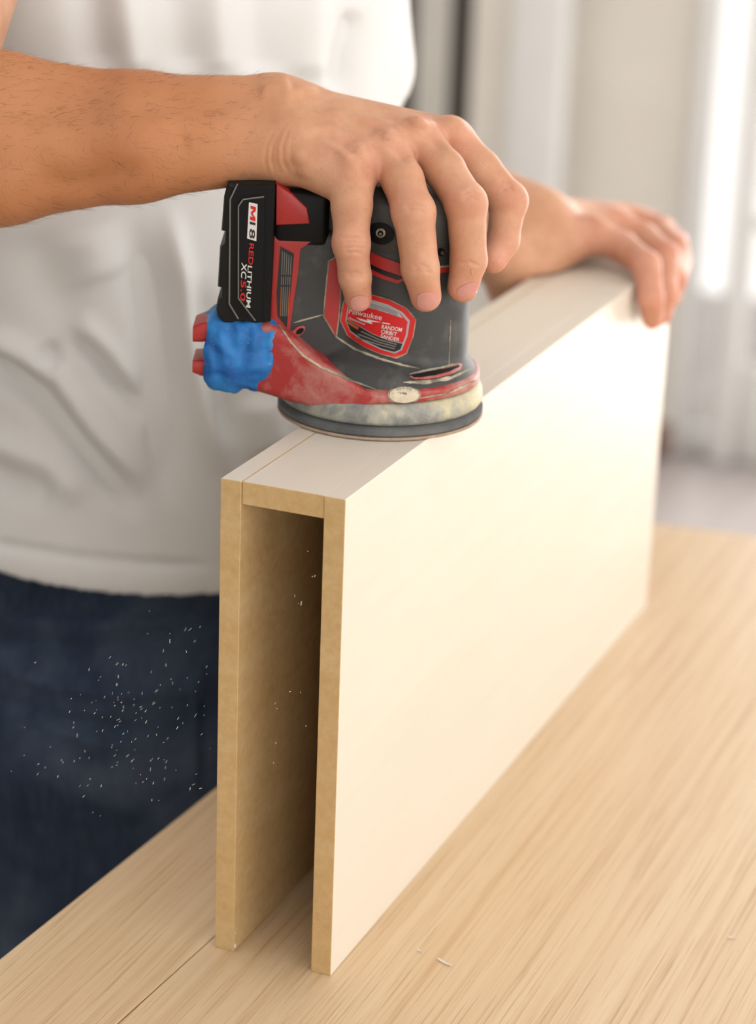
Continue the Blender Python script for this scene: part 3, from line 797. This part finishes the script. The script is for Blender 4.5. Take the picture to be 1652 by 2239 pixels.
# --- working hand and forearm, in the sander frame (mm)
FING = dict(
    pinky=[((775, 364, -28), 13.5), ((771, 450, -48), 11.6), ((770, 532, -53), 10.2), ((778, 605, -52), 9.3), ((785, 652, -47.5), 8.0)],
    ring=[((850, 335, -12), 13.0), ((882, 395, -34), 12.0), ((906, 464, -49), 12.0), ((921, 588, -57), 10.8), ((933, 648, -54), 9.2)],
    middle=[((917, 312, 6), 13.0), ((972, 372, -16), 12.0), ((1020, 446, -34), 11.8), ((1026, 570, -40), 10.6), ((1013, 628, -40), 9.2)],
    index=[((985, 310, 26), 13.0), ((1050, 370, 15), 11.6), ((1110, 440, 6), 11.2), ((1099, 528, -2), 9.6), ((1078, 566, -8), 8.8)])
CH = {k: [(L(*p_), r_) for p_, r_ in v] for k, v in FING.items()}
TH = [(L(650, 300, 26), 17), (L(705, 352, 46), 14), (L(790, 430, 62), 11.5), (L(850, 482, 60), 9.5)]
WU, WR = L(600, 331, -14), L(600, 236, 18)
WU2, WR2 = L(650, 322, -16), L(650, 250, 20)
FU3, FR3 = L(300, 338, -12), L(300, 262, 16)
FU4, FR4 = L(0, 362, -10), L(0, 250, 20)
FE1, FE2 = L(-300, 400, -6), L(-300, 240, 22)
KN = [(L(776, 350, -38), 8.5), (L(842, 318, -22), 9), (L(903, 292, -4), 9.5), (L(984, 288, 18), 9)]
def f_hand(P):
    palm = None
    for k, w_, rw in (('pinky', WU2, 15.5), ('ring', (WU2 * .65 + WR2 * .35), 16), ('middle', (WU2 * .35 + WR2 * .65), 17), ('index', WR2, 17)):
        m_, r_ = CH[k][0]
        d = cone(P, w_, m_, rw, r_)
        palm = d if palm is None else smin(palm, d, 9)
    palm = smin(palm, cone(P, L(650, 345, -18), L(745, 392, -34), 13, 12.5), 10)      # edge of the palm on the little finger side
    for c, r_ in KN: palm = smin(palm, ball(P, c, r_), 5)
    th = cone(P, TH[0][0], TH[1][0], TH[0][1], TH[1][1])
    th = smin(th, cone(P, TH[1][0], TH[2][0], TH[1][1], TH[2][1]), 4); th = smin(th, cone(P, TH[2][0], TH[3][0], TH[2][1], TH[3][1]), 4)
    palm = smin(palm, th, 12)
    arm = smin(cone(P, WU, FU3, 16.8, 25), cone(P, WR, FR3, 18.5, 26.5), 12)
    arm = smin(arm, cone(P, (WU + WR) / 2, (FU3 + FR3) / 2, 20, 28.5), 10)
    arm = smin(arm, smin(cone(P, FU3, FU4, 25, 32), cone(P, FR3, FR4, 26.5, 35), 14), 12)
    arm = smin(arm, smin(cone(P, FU4, FE1, 32, 36), cone(P, FR4, FE2, 35, 38), 14), 12)
    wr = smin(cone(P, WU, WU2, 16.8, 15.5), cone(P, WR, WR2, 18.5, 17), 10)
    arm = smin(arm, wr, 8)
    palm = smin(palm, arm, 10)
    out = None
    for k, ch in CH.items():
        f = None
        for (a, ra), (b, rb) in zip(ch, ch[1:]):
            d = cone(P, a, b, ra, rb); f = d if f is None else smin(f, d, 3)
        # finger pads and joints are a little wider than the bones between them
        f = smin(f, ball(P, ch[2][0] * 1.0, ch[2][1] + .4), 3)
        d = smin(palm, f, 7)
        out = d if out is None else smin(out, d, 1.6)
    return out
Vr, Fr = mesh_sdf(f_hand, (-262, -78, 74), (98, 86, 232), 1.0)
Vr = relax(Vr, Fr, 2, .4)
Vr = S2W(Vr)
marks = []
def crease(poly, sig=4.0, amp=-.0008): marks.append((poly, sig, amp))
# little finger, ring, middle, index joint creases
for xa, xb, y0 in ((744, 800, 521), (748, 800, 531), (744, 803, 542), (750, 798, 553), (752, 800, 598), (756, 800, 606)):
    crease([(xa, y0 + 2), ((xa + xb) / 2, y0 - 2), (xb, y0 + 3)], 3.4, -.0010)
for poly in ([(882, 452), (906, 446), (930, 452)], [(885, 462), (910, 458), (934, 464)], [(898, 588), (920, 578), (945, 590)], [(900, 600), (925, 590), (948, 599)],
             [(1008, 424), (1030, 415), (1050, 430)], [(1008, 438), (1030, 430), (1052, 442)], [(1086, 398), (1104, 392), (1122, 410)], [(1092, 420), (1110, 408), (1128, 420)], [(1000, 578), (1025, 572), (1050, 582)]):
    crease(poly, 3.8, -.0009)
# wrist folds
for dx, a_ in ((0, -.0006), (13, -.0009), (22, -.0006), (37, -.0007), (54, -.0003)):
    crease([(588 + dx * 1.25, 390 - dx * .1), (579 + dx * 1.05, 352), (583 + dx * .95, 318), (598 + dx * .8, 288), (618 + dx * .7, 268)], 4.5, a_)
# tendons and valleys on the back of the hand
marks += [([(690, 300), (740, 325), (772, 345)], 10, .0010), ([(680, 270), (770, 300), (838, 322)], 9, .0016), ([(680, 240), (800, 262), (898, 288)], 9, .0018), ([(690, 215), (840, 235), (975, 280)], 9, .0014),
          ([(735, 305), (800, 350), (812, 400)], 17, -.0022), ([(800, 285), (868, 318), (895, 360)], 16, -.0022), ([(870, 262), (940, 292), (975, 330)], 14, -.0022),
          ([(700, 285), (790, 320)], 12, -.0010), ([(730, 255), (850, 285)], 12, -.0010), ([(770, 228), (920, 262)], 12, -.0010),
          ([(610, 215), (660, 195), (700, 198)], 12, .0012), ([(640, 330), (668, 360), (660, 392)], 18, .0015)]
# forearm muscles and veins
marks += [([(0, 300), (150, 320), (300, 300), (470, 250)], 40, .0022), ([(60, 400), (200, 400), (330, 360)], 28, -.0018), ([(400, 310), (490, 288)], 26, .0010), ([(250, 230), (420, 235), (560, 215)], 26, -.0016),
          ([(560, 200), (640, 190)], 20, .002)]
marks = [(p_, s_, a_ * 1.3 if s_ > 8 else a_) for p_, s_, a_ in marks]
Vr = emboss(Vr, Fr, marks)

# --- the rest of the body, world coords (m)
TC = np.array([0.43, 0.335])                            # trunk centre
fx = np.array([-.45, -.893]); lx = np.array([.893, -.45]) # facing, person's left
def tr3(l, f_, z): q = TC + lx * l + fx * f_; return np.array([q[0], q[1], z])
ELB = S2W(L(-262, 322, 14)); RSH = tr3(-.185, -.01, .66) + RH * .05
LSH = atd(590, -300, 1.80)
LEL = atd(772, 335, 1.84); LWR = atd(1150, 540, 1.80)
f_lh = {   # supporting hand: over the box top, finger ends on its right face
    'i': [(ony(1288, 512, .050), .0135), (ony(1360, 540, .024), .0118), (ony(1412, 580, -.004), .0112), (ony(1422, 650, -.0135), .0100), (ony(1426, 697, -.0125), .0088)],
    'm': [(ony(1335, 492, .050), .0135), (ony(1405, 520, .024), .0120), (ony(1452, 560, -.002), .0114), (ony(1452, 640, -.0135), .0102), (ony(1446, 688, -.0125), .0088)],
    'r': [(ony(1376, 484, .052), .0130), (ony(1438, 505, .026), .0116), (ony(1476, 545, .000), .0110), (ony(1474, 610, -.0130), .0098), (ony(1466, 650, -.0125), .0086)],
    'p': [(ony(1405, 488, .056), .0115), (ony(1450, 500, .036), .0100), (ony(1478, 530, .014), .0095), (ony(1488, 570, -.004), .0085), (ony(1484, 600, -.011), .0076)]}
LW1, LW2 = LWR + np.array([-.006, 0, -.012]), LWR + np.array([.02, .0, .016])
def ell_trunk(P, grow=0.0):
    z = P[:, 2]
    a = np.interp(z, [-.05, .09, .25, .5, .62, .70, .74], [.178, .186, .176, .192, .19, .15, .07]).astype(np.float32) + grow
    b = np.interp(z, [-.05, .09, .25, .5, .62, .70, .74], [.122, .132, .124, .126, .115, .09, .06]).astype(np.float32) + grow
    q = P[:, :2] - TC.astype(np.float32)
    l = q @ lx.astype(np.float32); f_ = q @ fx.astype(np.float32)
    n = np.sqrt((l / a) ** 2 + (f_ / b) ** 2)
    d = (n - 1) * np.minimum(a, b) * .92
    return smax(d, z - (.73 + grow), .05)
def f_body(P):
    d = smax(ell_trunk(P, -.045), .1 - P[:, 2], .02)
    d = smin(d, cone(P, tr3(0, .0, .68), tr3(0, .05, .86), .06, .055), .03)
    d = smin(d, ellipsoid(P, tr3(0, .06, .93), (.078, .095, .115)), .02)
    d = smin(d, cone(P, tr3(0, .155, .915), tr3(0, .165, .895), .012, .016), .012)
    d = smin(d, cone(P, RSH, ELB, .054, .050), .008)
    d = smin(d, cone(P, ELB, S2W(L(-225, 306, 5)), .044, .036), .01)
    d = smin(d, cone(P, LSH, LEL, .046, .040), .03)
    lf = smin(cone(P, LEL, LW1, .038, .026), cone(P, LEL, LW2, .038, .026), .02)
    pal = None
    for k, w_ in (('i', LW1), ('m', LW1 * .6 + LW2 * .4), ('r', LW1 * .3 + LW2 * .7), ('p', LW2)):
        e = cone(P, w_, f_lh[k][0][0], .020, f_lh[k][0][1]); pal = e if pal is None else smin(pal, e, .012)
    # thumb down the box's far side
    t0, t1, t2, t3 = LW1, np.array([.50, .100, .325]), np.array([.53, .096, .285]), np.array([.545, .0905, .255])
    th = smin(cone(P, t0, t1, .021, .0165), cone(P, t1, t2, .0165, .0125), .008); th = smin(th, cone(P, t2, t3, .0125, .0095), .004)
    pal = smin(pal, th, .014); lf = smin(lf, pal, .015)
    out = None
    for k, ch in f_lh.items():
        f = None
        for (a, ra), (b, rb) in zip(ch, ch[1:]):
            e = cone(P, a, b, ra, rb); f = e if f is None else smin(f, e, .004)
        e = smin(lf, f, .008); out = e if out is None else smin(out, e, .002)
    # the palm keeps clear of the board it is pressed against
    return smin(d, out, .012)
def f_keepout(P):
    b = np.maximum(np.maximum(np.abs(P[:, 0] - BL / 2) - BL / 2 - .0004, np.abs(P[:, 1] - BW / 2) - BW / 2 - .0004), P[:, 2] - BH - .0004)
    return b
Vb, Fb = mesh_sdf(lambda P: np.maximum(f_body(P), -f_keepout(P)), (-.12, -.06, .08), (.88, .70, 1.06), .0032, 1.5)
Vb = relax(Vb, Fb, 2, .4)
Va = np.concatenate([Vr, Vb]); Fa = np.concatenate([Fr, Fb + len(Vr)])
body = person_mesh('body', Va, Fa, MT_SKIN)
# skin colour of its own: flushed joints and finger ends, sun-tanned forearm
flush = np.zeros(len(Va)); tanw = np.zeros(len(Va))
for k, ch in CH.items():
    for i, (s_, amp) in enumerate(((16, .75), (0, 0), (13, .65), (10, .5), (13, .9))):
        if s_: flush = np.maximum(flush, amp * np.exp(-(np.linalg.norm(Va - S2W(ch[i][0]), axis=1) * 1000 / s_) ** 2))
for k, ch in f_lh.items():
    for i in range(5): flush = np.maximum(flush, .8 * np.exp(-(np.linalg.norm(Va - ch[i][0], axis=1) / .02) ** 2))
loc_x = (Va - SC) @ RH * 1000
tanw = np.clip((-40 - loc_x) / 70, 0, 1) * (np.arange(len(Va)) < len(Vr))
for nm, arr in (('flush', flush), ('tan', tanw)):
    at_ = body.data.attributes.new(nm, 'FLOAT', 'POINT'); at_.data.foreach_set('value', arr.astype(np.float32))

# --- fingernails laid on the fingertips
PI_ = Matrix.Translation(-Vector(PO))
hand_me = np_mesh('hand_copy', Vr - PO, Fr); bvN = bvh_of(hand_me); bpy.data.meshes.remove(hand_me)
def nail(cx, cy_, a, b, rot):
    sup = lambda a_, b_: [(cx + a_ * abs(math.cos(t)) ** .7 * math.copysign(1, math.cos(t)) * math.cos(rot) - b_ * abs(math.sin(t)) ** .8 * math.copysign(1, math.sin(t)) * math.sin(rot),
                           cy_ + a_ * abs(math.cos(t)) ** .7 * math.copysign(1, math.cos(t)) * math.sin(rot) + b_ * abs(math.sin(t)) ** .8 * math.copysign(1, math.sin(t)) * math.cos(rot)) for t in [2 * math.pi * (i + .5) / 24 for i in range(24)]]
    n = panel('fingernail', sup(a, b), bvN, MT_NAIL, pers, .0005, .001, 6, PI_)
    return n
nail(786, 662, 19, 16, -.05); nail(934, 657, 22, 19, -.05); nail(1024, 633, 25, 13, -.42)

# --- arm hair: short fine strands on the forearm
V1, F1 = [], []
Nr = normals(Vr, Fr); lxr = (Vr - SC) @ RH * 1000
cand = np.where((lxr < -75) & (lxr > -250))[0]
pick = RNG.choice(cand, 1500, replace=False)
for i in pick:
    p0 = Vr[i]; n = Nr[i]
    t = RH * RNG.uniform(.3, 1.0) + np.array([0, 0, -1]) * RNG.uniform(-.3, .5) + RNG.normal(0, .25, 3); t -= n * (t @ n); t /= np.linalg.norm(t)
    ln = RNG.uniform(.004, .009); up_ = RNG.uniform(.25, .7); s_ = np.cross(n, t) * .000045
    b0 = len(V1)
    for k in range(4):
        u_ = k / 3; c = p0 + t * ln * u_ + n * ln * up_ * (u_ - .45 * u_ * u_) - n * .0002; wd = 1 - .8 * u_
        V1 += [c - s_ * wd, c + s_ * wd, c + n * .0001 * wd]
    for k in range(3):
        a = b0 + 3 * k
        for m_ in range(3): F1.append((a + m_, a + (m_ + 1) % 3, a + 3 + (m_ + 1) % 3, a + 3 + m_))
hair = person_mesh('arm_hair', np.array(V1), np.array(F1), MT_HAIR); hair['kind'] = 'stuff'

# --- T-shirt
SL_L = LSH + (LEL - LSH) * .80; SL_R = RSH + (ELB - RSH) * .04
def plane_cut(P, a, b, q):
    n = (b - a) / np.linalg.norm(b - a); return (P - q.astype(np.float32)) @ n.astype(np.float32)
HEM = .088
def f_shirt(P):
    tr = ell_trunk(P, .006)
    s1 = cone(P, LSH, SL_L + (SL_L - LSH) * .4, .056, .050); s2 = cone(P, RSH, SL_R + (SL_R - RSH) * .4, .078, .082)
    inner = smin(smin(tr, s1, .05), s2, .05) + .006
    o1 = smax(s1, plane_cut(P, LSH, LEL, SL_L), .03); o2 = np.maximum(s2, plane_cut(P, RSH, ELB, SL_R))
    outer = smin(smin(tr, o1, .05), o2, .05)
    hemz = HEM - .13 * ((P[:, :2] - TC.astype(np.float32)) @ RH[:2].astype(np.float32))
    outer = np.maximum(outer, hemz - P[:, 2])
    neck = cone(P, tr3(0, .0, .68), tr3(0, .05, .86), .075, .075)
    return np.maximum(np.maximum(outer, -inner), -neck)
Vs, Fs = mesh_sdf(f_shirt, (.0, .02, .06), (.86, .66, .80), .003, 1.6)
Vs = relax(Vs, Fs, 2, .5)
folds = [([(270, 0), (285, 120), (300, 170)], 26, .006), ([(200, 0), (215, 160)], 30, -.005), ([(385, 0), (400, 160)], 30, -.004), ([(470, 0), (480, 170)], 26, .005),
         ([(560, 0), (570, 170)], 28, -.004), ([(680, 0), (665, 180)], 28, .005), ([(775, 20), (748, 110), (730, 200)], 14, -.008),
         ([(368, 440), (402, 650), (424, 810), (458, 946), (491, 1031), (505, 1080)], 17, .0085), ([(290, 470), (326, 692), (347, 861), (360, 1031), (380, 1120)], 24, -.008),
         ([(425, 600), (470, 850), (510, 980)], 22, -.006), ([(560, 860), (600, 1000)], 30, .006),
         ([(0, 745), (60, 775), (127, 819), (203, 938), (297, 1039), (330, 1080)], 17, .0075), ([(0, 806), (85, 866), (170, 960), (254, 1057), (320, 1130)], 20, -.0075),
         ([(140, 720), (212, 785), (288, 880), (320, 940)], 14, -.0055), ([(160, 690), (240, 770), (310, 860)], 16, .004), ([(95, 750), (122, 812)], 14, -.005),
         ([(0, 975), (106, 1014), (190, 1100)], 22, .005), ([(0, 1040), (120, 1090)], 26, -.004), ([(60, 500), (110, 640), (170, 720)], 40, -.004), ([(180, 500), (230, 620)], 40, .004),
         ([(0, 1188), (150, 1214), (300, 1228), (480, 1236)], 9, -.0030), ([(0, 1225), (150, 1252), (300, 1266), (480, 1272)], 26, .002)]
folds = [(p_, s_ * 1.5 if s_ > 12 else s_, a_ * 1.5) for p_, s_, a_ in folds]
Vs = emboss(Vs, Fs, folds)
person_mesh('t_shirt', Vs, Fs, MT_SHIRT)

# --- jeans and shoes
def f_jeans(P):
    q = P[:, :2] - TC.astype(np.float32); l = q @ lx.astype(np.float32); f_ = q @ fx.astype(np.float32)
    d = ellipsoid(P, tr3(0, -.005, .02), (.175, .150, .16))
    q2 = np.stack([l / .172, f_ / .122, (P[:, 2] - .0) / .22], 1); n = np.linalg.norm(q2, axis=1); d = (n - 1) * .115
    for s_ in (-1, 1):
        leg = cone(P, tr3(.086 * s_ + .006, .0, -.05), tr3(.10 * s_, .01, -.45), .094, .070)
        leg = smin(leg, cone(P, tr3(.10 * s_, .01, -.45), tr3(.105 * s_, -.02, -.86), .070, .058), .03)
        d = smin(d, leg, .03)
    return np.maximum(np.maximum(d, P[:, 2] - .16), -.875 - P[:, 2])
Vj, Fj = mesh_sdf(f_jeans, (.1, .05, -.9), (.78, .64, .18), .0042, 1.6)
Vj = relax(Vj, Fj, 2, .5)
jf = [([(0, 1350), (150, 1365), (330, 1360), (470, 1330)], 16, .006), ([(0, 1400), (170, 1420), (400, 1400)], 16, -.006), ([(0, 1460), (130, 1500), (300, 1520), (430, 1500)], 18, .006),
      ([(0, 1530), (150, 1580), (330, 1600)], 18, -.006), ([(60, 1560), (200, 1620), (400, 1640)], 18, .005), ([(8, 1620), (40, 1800), (75, 2010)], 8, .004), ([(22, 1620), (56, 1800), (92, 2010)], 8, -.003),
      ([(436, 1500), (440, 1640), (436, 1760)], 10, -.008), ([(400, 1420), (424, 1480), (418, 1620), (424, 1740)], 18, .006), ([(120, 1640), (180, 1720), (340, 1700)], 30, .004)]
Vj = emboss(Vj, Fj, jf)
person_mesh('jeans', Vj, Fj, MT_JEANS)
for s_ in (-1, 1):
    a = tr3(.105 * s_, -.05, FZ + .035); b = tr3(.112 * s_, .14, FZ + .03)
    Vq, Fq = mesh_sdf(lambda P: np.maximum(smin(cone(P, a, b, .045, .040), cone(P, a, a + np.array([0, 0, .08]), .045, .044), .02), FZ + .0005 - P[:, 2]),
                      np.minimum(a, b) - .07, np.maximum(a, b) + np.array([.07, .07, .14]), .006, 1.4)
    person_mesh('shoe', Vq, Fq, MT_SHOE)

# ------------------------------------------------------------------ sawdust
MT_SPECK = m_simple('pale_sawdust', (236, 230, 218), .8)
V2, F2 = [], []
def speck(p0, ln, wd, dr):
    b0 = len(V2); s_ = np.cross(dr, VD); s_ /= np.linalg.norm(s_); t_ = np.cross(dr, s_)
    for k in (-.5, .5):
        for a, b in ((-1, -1), (1, -1), (1, 1), (-1, 1)): V2.append(p0 + dr * ln * k + s_ * wd * a * .5 + t_ * wd * b * .3)
    for q in ((0, 3, 2, 1), (4, 5, 6, 7), (0, 1, 5, 4), (1, 2, 6, 5), (2, 3, 7, 6), (3, 0, 4, 7)): F2.append([b0 + i for i in q])
for cx, cy_, sx_, sy2, n_ in ((290, 1540, 80, 60, 60), (310, 1670, 60, 40, 40), (210, 1580, 60, 60, 20), (380, 1400, 50, 50, 16), (430, 1560, 30, 90, 14), (150, 1740, 60, 60, 10), (655, 1250, 22, 60, 8), (625, 1570, 30, 50, 7)):
    for _ in range(n_):
        x = RNG.normal(cx, sx_); y = RNG.normal(cy_, sy2)
        if not (8 < x < 462 or 560 < x < 695) or y > 1880 - x * .2 - 40: continue
        dep = RNG.uniform(1.32, 1.42) if x < 500 else RNG.uniform(1.30, 1.33)
        a = RNG.normal(1.05, .35); dr = VR * math.cos(a) + VU * math.sin(a) + VD * RNG.normal(0, .2); dr /= np.linalg.norm(dr)
        speck(atd(x, y, dep), abs(RNG.normal(.0007, .0006)) + .0004, RNG.uniform(.00012, .0003), dr)
fs = link('flying_sawdust', np_mesh('flying_sawdust', np.array(V2), np.array(F2), False), MT_SPECK)
tag(fs, 'fine pale sawdust specks drifting in the air before the jeans', 'sawdust', None, 'stuff')
def shaving(px, py, ln, wd, ang, label):
    p0 = onz(px, py, .0006); bm = bmesh.new(); R_ = []
    for k in range(6):
        u_ = k / 5 - .5; cz = .0003 + .0012 * (u_ * 2) ** 2 * .5; w2 = wd * (1 - 1.2 * u_ * u_) * .5
        R_.append([bm.verts.new((u_ * ln, -w2, cz)), bm.verts.new((u_ * ln, w2, cz + .0001)), bm.verts.new((u_ * ln, w2, cz + .0005)), bm.verts.new((u_ * ln, -w2, cz + .0004))])
    for a, b in zip(R_, R_[1:]):
        for i in range(4): bm.faces.new((a[i], a[(i + 1) % 4], b[(i + 1) % 4], b[i]))
    bm.faces.new(R_[0][::-1]); bm.faces.new(R_[-1])
    o = link('wood_shaving', bm_mesh('wood_shaving', bm), MT_SPECK); o.location = (p0[0], p0[1], .0); o.rotation_euler = (0, 0, ang)
    tag(o, label, 'shaving', 'pale shavings lying on the table top')
def dir_ang(x0, y0, x1, y1): d_ = onz(x1, y1, 0) - onz(x0, y0, 0); return math.atan2(d_[1], d_[0]), float(np.linalg.norm(d_))
for x0, y0, x1, y1, wd, lab in ((957, 2097, 985, 2112, .0016, 'longest pale wood shaving on the table, right of the box corner'), (912, 2077, 922, 2081, .0010, 'tiny pale shaving just left of the longest shaving on the table'),
                               (1590, 2049, 1608, 2052, .0012, 'small pale shaving near the right edge of the table top')):
    a, ln = dir_ang(x0, y0, x1, y1); shaving((x0 + x1) / 2, (y0 + y1) / 2, ln, wd, a, lab)
